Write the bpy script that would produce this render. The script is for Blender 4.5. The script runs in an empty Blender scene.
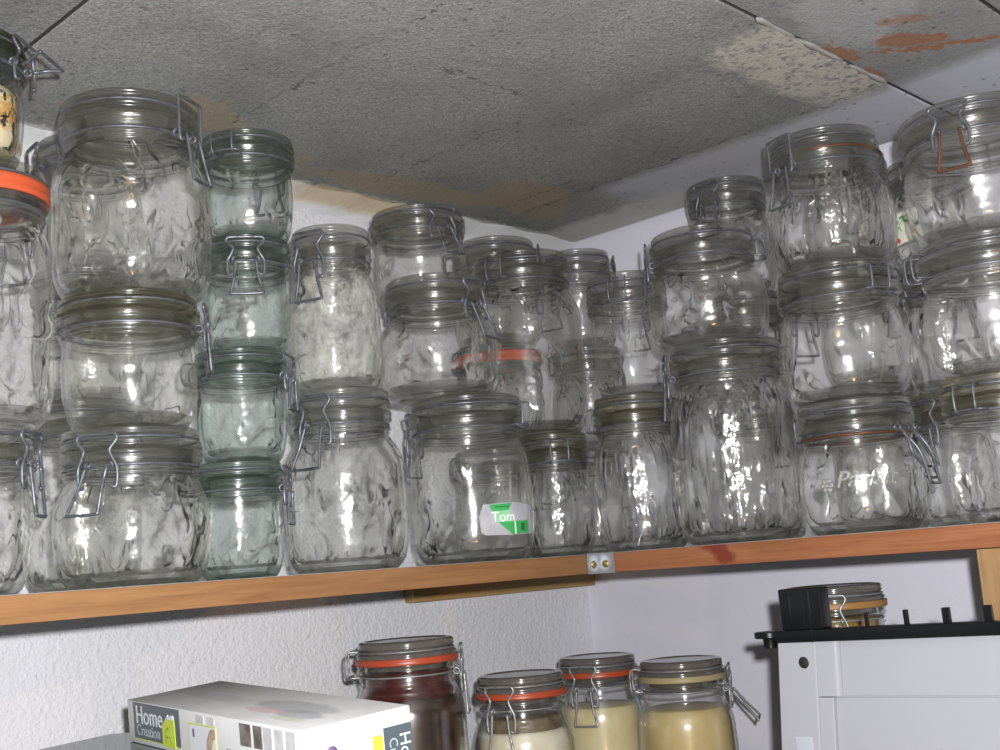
import bpy, bmesh, math, random
from mathutils import Vector, Matrix
R = math.radians
random.seed(7)
S = bpy.context.scene
C = S.collection

# ------------------------------------------------------------------ camera
CAM = Vector((-1.3934, -1.1975, -0.006))
F_PX, PITCH, ROLL, YAW = 1195.6, 0.1583, 0.0749, 0.8016
f0 = Vector((math.sin(YAW), math.cos(YAW), 0)); r0 = Vector((math.cos(YAW), -math.sin(YAW), 0)); u0 = Vector((0, 0, 1))
FW = f0 * math.cos(PITCH) + u0 * math.sin(PITCH)
UP = (u0 * math.cos(PITCH) - f0 * math.sin(PITCH)) * math.cos(ROLL) + r0 * math.sin(ROLL)
RT = FW.cross(UP).normalized()
cd = bpy.data.cameras.new('camera'); cam = bpy.data.objects.new('camera', cd); C.objects.link(cam)
cam.matrix_world = Matrix(((RT.x, UP.x, -FW.x, CAM.x), (RT.y, UP.y, -FW.y, CAM.y), (RT.z, UP.z, -FW.z, CAM.z), (0, 0, 0, 1)))
cd.sensor_width = 36.0; cd.lens = 36.0 * F_PX / 1000.0; cd.clip_start = 0.01
S.camera = cam

# ------------------------------------------------------------------ node helpers
def mat(name):
    m = bpy.data.materials.new(name); m.use_nodes = True
    m.node_tree.nodes.clear()
    return m
class N:
    def __init__(s, m): s.t = m.node_tree
    def n(s, kind, **kw):
        x = s.t.nodes.new('ShaderNode' + kind)
        for k, v in kw.items():
            if k.startswith('_'): x.inputs[int(k[1:]) if k[1:].isdigit() else k[1:].replace('_', ' ')].default_value = v
            else: setattr(x, k, v)
        return x
    def l(s, a, b): s.t.links.new(a, b)
    def set(s, sock, v):
        if hasattr(v, 'is_output'): s.l(v, sock)
        else: sock.default_value = v
    def math(s, op, a, b=0.0, c=0.0, clamp=False):
        x = s.n('Math', operation=op); x.use_clamp = clamp
        s.set(x.inputs[0], a); s.set(x.inputs[1], b); s.set(x.inputs[2], c)
        return x.outputs[0]
    def mixc(s, f, a, b, mode='MIX'):
        x = s.n('Mix', data_type='RGBA', blend_type=mode)
        s.set(x.inputs['Factor'], f); s.set(x.inputs[6], a if hasattr(a, 'is_output') else (*a, 1)); s.set(x.inputs[7], b if hasattr(b, 'is_output') else (*b, 1))
        return x.outputs[2]
    def noise(s, vec, scale, detail=4, rough=.55, dist=0.0):
        x = s.n('TexNoise'); s.l(vec, x.inputs['Vector'])
        x.inputs['Scale'].default_value = scale; x.inputs['Detail'].default_value = detail
        x.inputs['Roughness'].default_value = rough; x.inputs['Distortion'].default_value = dist
        return x.outputs['Fac']
    def ramp(s, v, lo, hi):
        x = s.n('MapRange'); x.clamp = True
        s.set(x.inputs[0], v); x.inputs[1].default_value = lo; x.inputs[2].default_value = hi
        return x.outputs[0]
    def out(s, sh):
        o = s.n('OutputMaterial'); s.l(sh, o.inputs[0])
    def bump(s, h, strength, dist=.001, normal=None):
        b = s.n('Bump'); b.inputs['Strength'].default_value = strength; b.inputs['Distance'].default_value = dist
        s.l(h, b.inputs['Height'])
        if normal is not None: s.l(normal, b.inputs['Normal'])
        return b.outputs[0]
    def prin(s, col, rough=.5, metal=0.0, normal=None, spec=.5, coat=0.0):
        p = s.n('BsdfPrincipled')
        s.set(p.inputs['Base Color'], col if hasattr(col, 'is_output') else (*col, 1))
        s.set(p.inputs['Roughness'], rough); p.inputs['Metallic'].default_value = metal
        p.inputs['Specular IOR Level'].default_value = spec; p.inputs['Coat Weight'].default_value = coat
        if normal is not None: s.l(normal, p.inputs['Normal'])
        return p.outputs[0]
    def pos(s): return s.n('NewGeometry').outputs['Position']
    def obj(s): return s.n('TexCoord').outputs['Object']
    def vmul(s, v, k):
        x = s.n('VectorMath', operation='MULTIPLY'); s.l(v, x.inputs[0]); x.inputs[1].default_value = k
        return x.outputs[0]
    def sep(s, v):
        x = s.n('SeparateXYZ'); s.l(v, x.inputs[0]); return x.outputs

def plain(name, col, rough=.5, metal=0.0, bump=0.0, bscale=300, spec=.5, vary=0.0):
    m = mat(name); k = N(m); o = k.obj(); nr = None; c = col
    if bump: nr = k.bump(k.noise(o, bscale, 3), bump, .0005)
    if vary:
        c = k.mixc(k.ramp(k.noise(o, 60, 5), .35, .65), tuple(x * (1 - vary) for x in col), tuple(min(1, x * (1 + vary)) for x in col))
    k.out(k.prin(c, rough, metal, nr, spec)); return m

# ------------------------------------------------------------------ glass
def glass(name, tint=(.984, .984, .977), bscale=70, bstr=.45, bdist=.0040, refr=.9, ior=1.45, wobble='blobs', cover=.44, dust=.005, rough=.14, film=0.0, dcol=(.72, .72, .66), dconst=0.0):
    """A sheet of blown glass: what passes is dimmed by the slant path through the wall, the rest reflects by Fresnel."""
    m = mat(name); k = N(m); o = k.obj()
    h = k.noise(o, bscale * .8, 0, .5, .3)
    h2 = k.noise(k.vmul(o, (1, 1, .12)), bscale * 1.6, 0, .5, .0)
    hh = k.math('ADD', k.math('ADD', h, k.math('MULTIPLY', h2, .35)), k.math('MULTIPLY', k.noise(o, bscale * 3.5, 0), .07))
    nr = k.bump(hh, bstr, bdist)
    lw = k.n('LayerWeight'); lw.inputs['Blend'].default_value = .5
    fac = lw.outputs['Facing']
    cos = k.math('MAXIMUM', k.math('SUBTRACT', 1.0, fac), .10)
    fres = k.math('ADD', .045, k.math('MULTIPLY', .955, k.math('POWER', fac, 5.0)))
    gm = k.n('Gamma'); gm.inputs[0].default_value = (*tint, 1); k.l(k.math('DIVIDE', 1.0, cos), gm.inputs[1])
    tr = k.n('BsdfTransparent'); k.l(gm.outputs[0], tr.inputs[0]); base = tr.outputs[0]
    if refr:
        rf = k.n('BsdfRefraction'); rf.inputs['IOR'].default_value = ior; rf.inputs['Roughness'].default_value = .0
        k.l(gm.outputs[0], rf.inputs[0]); k.l(k.bump(k.noise(k.vmul(o, (1, 1, .5)), 60, 0), .8, .004), rf.inputs['Normal'])
        mx = k.n('MixShader')
        if wobble:          # ream and ripple in the blown wall bend the light along wandering lines, the rest is an even sheet
            if wobble == 'blobs':
                q = k.noise(k.vmul(o, (1, 1, .7)), 34, 1, .5, 1.1); lo, hi = .008, .034
            else:
                q = k.noise(k.vmul(o, (1, 1, .07)), 95, 1, .5, .25); lo, hi = .02, .065
            band = k.math('SUBTRACT', 1.0, k.ramp(k.math('ABSOLUTE', k.math('SUBTRACT', q, .5)), lo, hi))
            patch = k.ramp(k.noise(o, 22, 1), cover, cover + .1)
            k.l(k.math('MULTIPLY', k.math('MULTIPLY', band, patch), refr), mx.inputs[0])
        else: mx.inputs[0].default_value = refr
        k.l(base, mx.inputs[1]); k.l(rf.outputs[0], mx.inputs[2]); base = mx.outputs[0]
    df = k.n('BsdfDiffuse'); df.inputs[0].default_value = (*dcol, 1)
    mx = k.n('MixShader')
    dn = k.math('MULTIPLY', dust * 2, k.ramp(k.noise(o, 45, 5, .65), .35, .75))
    if dconst: dn = k.math('ADD', dn, dconst)
    if film:
        dn = k.math('ADD', dn, k.math('MULTIPLY', film, k.ramp(k.noise(k.vmul(o, (1, 1, .5)), 55, 6, .7, .7), .42, .7)))
    k.l(dn, mx.inputs[0]); k.l(base, mx.inputs[1]); k.l(df.outputs[0], mx.inputs[2]); base = mx.outputs[0]
    gl = k.n('BsdfGlossy'); gl.inputs['Roughness'].default_value = rough; k.l(nr, gl.inputs['Normal'])
    gl.inputs[0].default_value = (1, 1, 1, 1)
    mx = k.n('MixShader'); k.l(fres, mx.inputs[0]); k.l(base, mx.inputs[1]); k.l(gl.outputs[0], mx.inputs[2])
    k.out(mx.outputs[0]); return m

G = dict(
    clear=glass('glass_clear'),
    smooth=glass('glass_smooth', bscale=45, bstr=.35, cover=.54),
    ribbed=glass('glass_ribbed', bscale=110, bstr=.5, cover=.45, wobble='streaks'),
    green=glass('glass_green', tint=(.962, .974, .964)),
    cloudy=glass('glass_cloudy', film=.42),
    store=glass('glass_storage', bscale=40, bstr=.15, dust=.004, refr=0.0),
)
L = dict(
    clear=glass('lid_clear', tint=(.965, .965, .948), bscale=60, bstr=.2, refr=.3, ior=1.4, wobble=None, rough=.22),
    green=glass('lid_green', tint=(.885, .925, .89), bscale=60, bstr=.2, refr=.3, ior=1.4, wobble=None, rough=.22),
    olive=glass('lid_olive', tint=(.925, .91, .84), bscale=60, bstr=.2, refr=.3, ior=1.4, wobble=None, rough=.22),
    dark=glass('lid_dark', tint=(.62, .68, .58), bscale=60, bstr=.2, refr=.2, wobble=None, rough=.22),
    store=glass('lid_storage', tint=(.80, .78, .74), bscale=40, bstr=.15, refr=.05, wobble=None, dust=.02, dconst=.5, dcol=(.17, .155, .14)),  # grazing reflections and dark contents beneath, put into an even brown-grey colour
)
T = dict(clear=glass('thick_glass_clear', tint=(.968, .968, .955), bscale=60, bstr=.25, refr=.38, wobble=None, rough=.2),
         green=glass('thick_glass_green', tint=(.93, .955, .935), bscale=60, bstr=.25, refr=.42, wobble=None, rough=.2))
L['ribbed'] = L['smooth'] = L['clear']; L['cloudy'] = L['clear']

# ------------------------------------------------------------------ opaque materials
def wire_mat(name, a, b, t):
    m = mat(name); k = N(m); o = k.obj()
    f = k.ramp(k.noise(o, 90, 5, .7), t, t + .15)
    k.out(k.prin(k.mixc(f, a, b), k.math('ADD', .36, k.math('MULTIPLY', f, .3)), .55)); return m
M_WIRE = wire_mat('galvanised_wire', (.15, .16, .18), (.07, .07, .07), .50)
M_RUST = wire_mat('rusty_wire', (.17, .068, .032), (.10, .05, .03), .5)
M_WIRE2 = wire_mat('grey_wire', (.30, .31, .31), (.16, .16, .15), .5)
M_ZINC = plain('zinc_plate', (.42, .44, .46), .38, .8, .15, 500, vary=.15)
M_BRASS = plain('brass_screw', (.55, .40, .15), .35, .9)
M_SEAL = plain('orange_rubber', (.36, .055, .02), .38, 0, .05)
M_SEAL_B = plain('bright_orange_rubber', (.52, .085, .028), .38, 0, .05)
M_SEAL_OLD = plain('perished_tan_rubber', (.30, .15, .04), .5, 0, .05)
M_SEAL_PALE = plain('pale_rubber', (.30, .25, .13), .5, 0, .05)
M_BLACK = plain('black_plastic', (.0045, .0055, .0065), .28, spec=.3)
M_HOLE = plain('black_hole', (.01, .008, .012), .7)
M_WHITE = plain('white_plastic', (.31, .32, .35), .22, 0, .02, 900)
M_GREYB = plain('grey_button', (.36, .40, .44), .3)

def plaster(name, base, bstr, s1, s2, marks):
    m = mat(name); k = N(m); p = k.pos()
    n1 = k.noise(p, s1, 6, .62); n2 = k.noise(p, s2, 3, .5)
    nr = k.bump(k.math('ADD', n1, k.math('MULTIPLY', n2, .6)), bstr, .004)
    c = k.mixc(k.ramp(k.noise(p, 9, 5), .35, .7), tuple(x * .955 for x in base), base)
    v = k.n('TexVoronoi'); k.l(p, v.inputs['Vector']); v.inputs['Scale'].default_value = marks
    spot = k.math('MULTIPLY', k.math('LESS_THAN', v.outputs['Distance'], .07), k.ramp(k.noise(p, 14, 3), .52, .6))
    c = k.mixc(k.math('MULTIPLY', spot, .55), c, (.20, .18, .16))
    k.out(k.prin(c, .85, 0, nr, .2)); return m
M_WALL_L = plaster('rough_white_plaster', (.76, .76, .79), .75, 105, 230, 38)
M_WALL_R = plaster('smooth_white_plaster', (.73, .725, .80), .22, 30, 90, 24)

def wood(name, a, b, axis, knots=(), rot=0):
    """pine: long grain streaks along one axis, a few knots at given places"""
    m = mat(name); k = N(m); p = k.pos()
    sc = [90, 90, 90]; sc[axis] = 5
    g = k.noise(k.vmul(p, tuple(sc)), 1.6, 5, .6, .6)
    sc2 = [220, 220, 220]; sc2[axis] = 6
    g2 = k.noise(k.vmul(p, tuple(sc2)), 2.0, 3, .6, .3)
    c = k.mixc(k.ramp(g, .38, .66), a, b)
    c = k.mixc(k.math('MULTIPLY', k.ramp(g2, .55, .75), .45), c, tuple(x * .55 for x in b))
    for (kx, ky, kz, rr, ax) in knots:
        d = k.n('VectorMath', operation='SUBTRACT'); k.l(p, d.inputs[0]); d.inputs[1].default_value = (kx, ky, kz)
        s = [1 / rr, 1 / rr, 1.3 / rr]; s[axis] *= ax
        q = k.n('VectorMath', operation='LENGTH'); k.l(k.vmul(d.outputs[0], tuple(s)), q.inputs[0])
        dd = k.math('ADD', q.outputs['Value'], k.math('MULTIPLY', k.noise(p, 220, 3), .8))
        c = k.mixc(k.math('SUBTRACT', 1.0, k.ramp(dd, .9, 1.35)), c, (.17, .035, .02))
    k.out(k.prin(c, .48, 0, k.bump(g2, .12, .0008), .35)); return m
M_PINE_L = wood('pine_left', (.29, .145, .06), (.23, .105, .04), 0)
M_PINE_R = wood('pine_right', (.31, .13, .058), (.24, .088, .038), 1, [(-.386, -.513, -.013, .0125, .75), (-.386, -.506, -.006, .0105, .7), (-.386, -.500, -.002, .006, .3)])
M_POST = wood('pine_post', (.32, .195, .09), (.26, .15, .065), 2)
M_CLEAT = wood('rough_cleat', (.42, .27, .10), (.30, .18, .065), 0)
M_BOARD = plain('grey_shelf_board', (.30, .31, .29), .6, 0, .2, 200, vary=.1)

# concrete ceiling with paint, plaster smears, rust and damp stains (marks with a shape of their own)
def ceiling_mat():
    m = mat('stained_concrete'); k = N(m); p = k.pos(); x, y, z = k.sep(p)
    nb = k.noise(p, 16, 6, .6); wob = k.math('MULTIPLY', k.math('SUBTRACT', k.noise(p, 24, 5, .65), .5), .09)
    wob2 = k.math('MULTIPLY', k.math('SUBTRACT', k.noise(p, 90, 4, .7), .5), .03)
    xw = k.math('ADD', k.math('ADD', x, wob), wob2); yw = k.math('ADD', k.math('ADD', y, k.math('MULTIPLY', wob, -.8)), wob2)
    fine = k.noise(p, 420, 3, .7); mid = k.noise(p, 120, 4, .6)
    c = k.mixc(k.ramp(fine, .3, .7), (.17, .175, .17), (.47, .475, .455))
    c = k.mixc(k.math('MULTIPLY', k.ramp(nb, .4, .7), .5), c, (.30, .305, .295))
    c = k.mixc(k.math('MULTIPLY', k.ramp(k.noise(p, 6, 4, .6, .5), .42, .72), .55), c, (.17, .172, .165))
    def box(x0, x1, y0, y1, e):
        a = k.math('MULTIPLY', k.ramp(xw, x0 - e, x0 + e), k.math('SUBTRACT', 1.0, k.ramp(xw, x1 - e, x1 + e)))
        b = k.math('MULTIPLY', k.ramp(yw, y0 - e, y0 + e), k.math('SUBTRACT', 1.0, k.ramp(yw, y1 - e, y1 + e)))
        return k.math('MULTIPLY', a, b)
    def ell(cx, cy, rx, ry, ang, e=.35):
        ca, sa = math.cos(ang), math.sin(ang)
        dx = k.math('SUBTRACT', xw, cx); dy = k.math('SUBTRACT', yw, cy)
        u = k.math('DIVIDE', k.math('ADD', k.math('MULTIPLY', dx, ca), k.math('MULTIPLY', dy, sa)), rx)
        v = k.math('DIVIDE', k.math('SUBTRACT', k.math('MULTIPLY', dy, ca), k.math('MULTIPLY', dx, sa)), ry)
        d = k.math('ADD', k.math('MULTIPLY', u, u), k.math('MULTIPLY', v, v))
        return k.math('SUBTRACT', 1.0, k.ramp(d, 1 - e, 1 + e))
    # second slab a little smoother and paler
    c = k.mixc(k.math('MULTIPLY', k.math('LESS_THAN', y, -.656), .35), c, (.36, .37, .37))
    # damp tan stains along the left wall
    for a in ((-.74, -.17, .06, .035, .3), (-.80, -.12, .07, .03, 0), (-.40, -.10, .16, .035, -.1), (-.22, -.15, .10, .05, .5), (-.62, -.10, .05, .03, 0)):
        c = k.mixc(k.math('MULTIPLY', ell(*a), .62), c, (.40, .31, .20))
    # lavender grey paint strip along the right wall
    c = k.mixc(k.math('MULTIPLY', k.math('MULTIPLY', k.ramp(k.math('ADD', x, k.math('MULTIPLY', wob2, .6)), -.2, -.17), k.math('SUBTRACT', 1.0, k.ramp(yw, -.27, -.20))), .85), c, (.56, .57, .63))
    # white plaster: by the left wall, in the corner, and a worn patch at the slab joint
    wl = k.ramp(k.math('ADD', y, k.math('MULTIPLY', wob2, 1.2)), -.055, -.045)
    c = k.mixc(k.math('MULTIPLY', wl, .9), c, (.72, .71, .70))
    c = k.mixc(k.math('MULTIPLY', ell(-.43, -.035, .12, .018, 0), .75), c, (.60, .47, .29))
    c = k.mixc(k.math('MULTIPLY', k.ramp(k.math('ADD', x, k.math('MULTIPLY', wob, .6)), -.105, -.080), k.math('MULTIPLY', k.ramp(yw, -.34, -.26), .9)), c, (.62, .60, .56))
    wp = k.math('MULTIPLY', box(-.43, -.19, -.70, -.575, .012), k.math('MULTIPLY', k.ramp(mid, .36, .5), k.math('GREATER_THAN', y, -.6555)))
    c = k.mixc(k.math('MULTIPLY', wp, .85), c, (.58, .56, .49))
    c = k.mixc(k.math('MULTIPLY', ell(-.40, -.72, .10, .05, .3), .5), c, (.50, .50, .52))
    # rust on the second slab
    for a, f in (((-.285, -.722, .040, .014, -.75), .75), ((-.235, -.752, .085, .006, -.95), .85), ((-.33, -.745, .03, .010, -.9), .5), ((-.315, -.666, .030, .009, 0), .7), ((-.235, -.662, .016, .008, 0), .7)):
        c = k.mixc(k.math('MULTIPLY', ell(*a), f), c, (.38, .16, .06))
    # cracks: thin wandering lines
    wig = k.math('MULTIPLY', k.math('SUBTRACT', k.noise(p, 35, 5, .7), .5), .05)
    def crack(coord, at, other, o0, o1, w=.0011):
        d = k.math('ABSOLUTE', k.math('SUBTRACT', k.math('ADD', coord, wig), at))
        g = k.math('MULTIPLY', k.math('LESS_THAN', d, w), k.math('MULTIPLY', k.math('GREATER_THAN', other, o0), k.math('LESS_THAN', other, o1)))
        return k.math('MULTIPLY', g, k.ramp(k.noise(p, 60, 3), .36, .5))
    for a in ((x, -.195, y, -.655, -.1, .0012), (x, -.71, y, -.5, -.16), (x, -.455, y, -.36, -.10), (y, -.40, x, -.62, -.50), (x, -.24, y, -.24, -.09)):
        c = k.mixc(k.math('MULTIPLY', crack(*a), .75), c, (.09, .09, .085))
    v = k.n('TexVoronoi'); k.l(p, v.inputs['Vector']); v.inputs['Scale'].default_value = 60
    pit = k.math('MULTIPLY', k.math('LESS_THAN', k.math('ADD', v.outputs['Distance'], k.math('MULTIPLY', k.noise(p, 200, 2), .15)), .23), k.ramp(k.noise(p, 18, 3), .48, .56))
    c = k.mixc(k.math('MULTIPLY', pit, .6), c, (.12, .12, .11))
    smooth = k.math('SUBTRACT', 1.0, k.math('MULTIPLY', k.ramp(x, -.2, -.17), .75))
    h = k.math('MULTIPLY', k.math('ADD', k.math('ADD', fine, mid), k.math('MULTIPLY', pit, -.8)), smooth)
    k.out(k.prin(c, .9, 0, k.bump(h, .7, .003), .15)); return m
M_CEIL = ceiling_mat()
def cove_mat():
    m = mat('patched_cove_plaster'); k = N(m); p = k.pos(); x, y, z = k.sep(p)
    w = k.math('MULTIPLY', k.math('SUBTRACT', k.noise(p, 30, 5, .65), .5), .12)
    xx = k.math('ADD', x, w)
    t = k.math('MULTIPLY', k.ramp(xx, -.56, -.52), k.math('SUBTRACT', 1.0, k.ramp(xx, -.37, -.33)))
    t = k.math('MULTIPLY', t, k.ramp(k.math('ADD', z, k.math('MULTIPLY', w, .08)), .466, .472))
    c = k.mixc(k.math('MULTIPLY', t, .8), (.74, .74, .74), (.60, .46, .28))
    n = k.noise(p, 110, 4, .65)
    k.out(k.prin(c, .9, 0, k.bump(n, .6, .003), .15)); return m
M_COVE = cove_mat()

# ------------------------------------------------------------------ mesh helpers
def link(name, bm, m, parent=None, smooth=True, flat_angle=None):
    me = bpy.data.meshes.new(name)
    bmesh.ops.recalc_face_normals(bm, faces=bm.faces)
    bm.to_mesh(me); bm.free()
    for p_ in me.polygons: p_.use_smooth = smooth
    if flat_angle is not None: me.set_sharp_from_angle(angle=R(flat_angle))
    for mm in (m if isinstance(m, (list, tuple)) else [m]): me.materials.append(mm)
    o = bpy.data.objects.new(name, me); C.objects.link(o)
    if parent: o.parent = parent
    return o
def thing(name, label, cat, loc=(0, 0, 0), rz=0.0, group=None):
    o = bpy.data.objects.new(name, None); C.objects.link(o); o.empty_display_size = .02
    o.location = loc; o.rotation_euler = (0, 0, rz); o['label'] = label; o['category'] = cat
    if group: o['group'] = group
    return o
def struct(o): o['kind'] = 'structure'; return o
def box(bm, a, b, bev=0.0, seg=2):
    r = bmesh.ops.create_cube(bm, size=1.0); vs = r['verts']
    for v in vs: v.co = Vector([(a[i] + b[i]) / 2 + v.co[i] * (b[i] - a[i]) for i in range(3)])
    if bev:
        es = list({e for v in vs for e in v.link_edges})
        bmesh.ops.bevel(bm, geom=es, offset=bev, segments=seg, affect='EDGES', profile=.6)
def lathe(bm, prof, seg=56, closed=False, wave=None):
    """spin (r,z) points round Z; r==0 becomes a pole. wave(r,z,phi)->r shapes facets"""
    rings = []
    for (r, z) in prof:
        if r < 1e-6: rings.append([bm.verts.new((0, 0, z))])
        else:
            ring = []
            for i in range(seg):
                a = 2 * math.pi * i / seg
                rr = wave(r, z, a) if wave else r
                ring.append(bm.verts.new((rr * math.cos(a), rr * math.sin(a), z)))
            rings.append(ring)
    n = len(rings)
    for j in range(n if closed else n - 1):
        A, B = rings[j], rings[(j + 1) % n]
        for i in range(seg):
            i2 = (i + 1) % seg
            if len(A) == 1 and len(B) == 1: break
            if len(A) == 1: bm.faces.new((A[0], B[i], B[i2]))
            elif len(B) == 1: bm.faces.new((A[i], A[i2], B[0]))
            else: bm.faces.new((A[i], A[i2], B[i2], B[i]))
def smooth_path(pts, closed=False, sub=5):
    pts = [Vector(p) for p in pts]; n = len(pts); out = []
    rng = n if closed else n - 1
    for i in range(rng):
        p0 = pts[(i - 1) % n] if closed or i > 0 else pts[i]
        p1 = pts[i]; p2 = pts[(i + 1) % n]
        p3 = pts[(i + 2) % n] if closed or i + 2 < n else p2
        for s in range(sub):
            t = s / sub
            out.append(.5 * ((2 * p1) + (-p0 + p2) * t + (2 * p0 - 5 * p1 + 4 * p2 - p3) * t * t + (-p0 + 3 * p1 - 3 * p2 + p3) * t ** 3))
    if not closed: out.append(pts[-1])
    return out
def tube(bm, pts, r, closed=False, seg=7):
    pts = [Vector(p) for p in pts]; n = len(pts); rings = []; prev = None
    for i, p in enumerate(pts):
        if closed: t = pts[(i + 1) % n] - pts[(i - 1) % n]
        else: t = pts[min(i + 1, n - 1)] - pts[max(i - 1, 0)]
        if t.length < 1e-9: t = Vector((0, 0, 1))
        t.normalize()
        if prev is None:
            a = Vector((0, 0, 1)) if abs(t.z) < .9 else Vector((1, 0, 0)); nrm = t.cross(a).normalized()
        else: nrm = (prev - t * prev.dot(t)).normalized()
        prev = nrm; bn = t.cross(nrm)
        rings.append([bm.verts.new(p + nrm * (r * math.cos(2 * math.pi * k / seg)) + bn * (r * math.sin(2 * math.pi * k / seg))) for k in range(seg)])
    m = n if closed else n - 1
    for i in range(m):
        A, B = rings[i], rings[(i + 1) % n]
        for k in range(seg):
            bm.faces.new((A[k], A[(k + 1) % seg], B[(k + 1) % seg], B[k]))
    if not closed:
        bm.faces.new(rings[0][::-1]); bm.faces.new(rings[-1])
def ring(rad, z, n=72, a0=0, a1=2 * math.pi):
    full = abs(a1 - a0 - 2 * math.pi) < 1e-6
    return [(rad * math.cos(a0 + (a1 - a0) * i / (n if full else n - 1)), rad * math.sin(a0 + (a1 - a0) * i / (n if full else n - 1)), z) for i in range(n)]
def text_bm(body, size, shear=0.0, depth=.0):
    cu = bpy.data.curves.new('lettering', 'FONT'); cu.body = body; cu.size = size; cu.shear = shear; cu.extrude = depth; cu.resolution_u = 4
    ob = bpy.data.objects.new('lettering', cu); C.objects.link(ob)
    dg = bpy.context.evaluated_depsgraph_get(); me = bpy.data.meshes.new_from_object(ob.evaluated_get(dg))
    bm = bmesh.new(); bm.from_mesh(me)
    bpy.data.objects.remove(ob); bpy.data.curves.remove(cu); bpy.data.meshes.remove(me)
    return bm
def wrap(bm, rad, phi0, z0):
    """bend a flat (u right, v up, w out) mesh onto a cylinder; u grows to the image right of a viewer outside"""
    for v in bm.verts:
        a = phi0 + v.co.x / rad; rr = rad + v.co.z
        v.co = Vector((rr * math.cos(a), rr * math.sin(a), z0 + v.co.y))

# ------------------------------------------------------------------ clip-top jars
def jar_dims(h, rl, rb):
    k = max(.78, min(1.12, h / .125)); zr = h - .018 * k
    rn = .90 * rl if rb > .97 * rl else min(.93 * rl, rb * .985)
    return k, zr, rn
def build_jar(h, rl, rb, body_m, lid_m, style='bulge', clasp='down', wire=M_WIRE, lever_m=None, hinge_off=0.0, parts=None, skew=0.0, tall_link=False):
    """parts of one jar in local space: base at z=0, clasp towards +X"""
    lever_m = lever_m or wire
    k, zr, rn = jar_dims(h, rl, rb)
    P = {}
    bulge = rb > 1.03 * rn
    zs = zr - (.050 if bulge else .034) * k; zn = zr - .021 * k
    if zs < .035: zs = .035
    def prof(off, inner):
        q = []
        for i in range(5):
            t = i / 4; z = .030 + (zs - .030) * t
            q.append((rb * (1 - (.022 if bulge else .010) * (2 * t - 1.05) ** 2) - off, z))
        for t in (.15, .3, .45, .6, .75, .88):
            s = .72 * t * t + .28 * t * t * (3 - 2 * t)
            q.append((rb * .982 + (rn - rb * .982) * s - off, zs + (zn - zs) * t))
        return q
    o = [(0, .0055), (.50 * rb, .005), (.64 * rb, .0035), (.70 * rb, .0008), (.745 * rb, 0), (.79 * rb, .0006), (.86 * rb, .0042), (.915 * rb, .0100), (.955 * rb, .0175), (.976 * rb, .0250)] + prof(0, False)
    rg = .0035 * k
    o += [(rn, zn), (rn + .0014, zn + .0006 * k), (rn + .0018, zn + .0014 * k), (rn + .0012, zn + .0022 * k), (rn + .0004, zn + .0028 * k), (rn + .0028, zn + .0036 * k), (rn + .0034, zn + .0046 * k), (rn + .0028, zn + .0056 * k), (rn + .0004, zn + .0066 * k), (rn, zn + .0080 * k), (rn + .0004, zn + .0098 * k),
          (rl * .965, zr - .0102 * k), (rl * .992, zr - .0092 * k), (rl * .998, zr - .0080 * k), (rl * .985, zr - .0066 * k), (rl * .978, zr - .0056 * k), (rl * .992, zr - .0046 * k), (rl, zr - .0034 * k), (rl * .992, zr - .0018), (rl * .94, zr - .0006), (rl * .885, zr), (rl * .865, zr - .0012)]
    w = .0034
    i_ = prof(w, True)[::-1]
    o += [(rn - w, zr - .006), (rn - w, zn)] + i_ + [(.945 * rb - w, .018), (.88 * rb - w, .0125), (.74 * rb, .0095), (.4 * rb, .0105), (0, .0125)]
    wave = None
    if style == 'ribbed':
        def wave(r, z, a):
            if z < .016 or z > zs: return r
            e = min(1, (z - .016) / .01, (zs - z) / .012)
            return r * (1 + .0042 * e * math.cos(18 * a))
    if style == 'faceted':
        def wave(r, z, a):
            if z < .016 or z > zs + .012: return r
            e = min(1, (z - .016) / .015, (zs + .012 - z) / .02)
            return r * (1 + .016 * e * (abs(math.cos(4 * a + .5)) - .6))
    if style == 'blown':
        ph = random.random() * 6
        def wave(r, z, a):
            if z < .016 or z > zn: return r
            e = min(1, (z - .016) / .012, (zn - z) / .015)
            return r * (1 + .012 * e * math.sin(3 * a + 55 * z + ph) * math.sin(2 * a - 38 * z + ph))
    bm = bmesh.new(); lathe(bm, o, 72 if wave else 56, closed=False, wave=wave)
    P['body'] = (bm, body_m)
    t = zr
    pl = rn - w - .0016
    lid = [(0, .0176 * k), (.70 * rl, .0172 * k), (.78 * rl, .0171 * k), (.83 * rl, .018 * k), (.90 * rl, .0178 * k), (.935 * rl, .0170 * k), (.955 * rl, .0156 * k), (.950 * rl, .0145 * k), (.942 * rl, .0138 * k), (.956 * rl, .0129 * k), (.958 * rl, .0119 * k), (.945 * rl, .0111 * k), (.925 * rl, .0107 * k), (.918 * rl, .0088 * k), (.93 * rl, .0076 * k), (.98 * rl, .0070 * k), (rl * .998, .0060 * k), (rl * .992, .0048 * k), (rl * .982, .0040 * k), (rl * .995, .0032), (rl, .0024), (.98 * rl, .0012), (.885 * rl, .0010),
           (pl + .0008, .0005), (pl, -.0075 * k), (pl - .0014, -.0088 * k), (pl - .0032, -.0080 * k), (pl - .005, .003), (.5 * rl, .0055), (0, .0065)]
    bm = bmesh.new(); lathe(bm, [(r, z + t) for r, z in lid], 56); P['lid'] = (bm, lid_m)
    zu = zr + .0088 * k; Ru = .918 * rl + .0014; zl = zn + .0080 * k; Rw = rn + .0015; Ro = rl + .002
    wr = .00108
    def pt(arc, z, rad, base=0.0):
        a = base + arc / Ro; return (rad * math.cos(a), rad * math.sin(a), z)
    hb = math.pi + hinge_off
    # lid wire: ring in the groove + two hinge prongs reaching down to the neck wire
    bm = bmesh.new(); tube(bm, ring(Ru, zu), wr, True)
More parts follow.
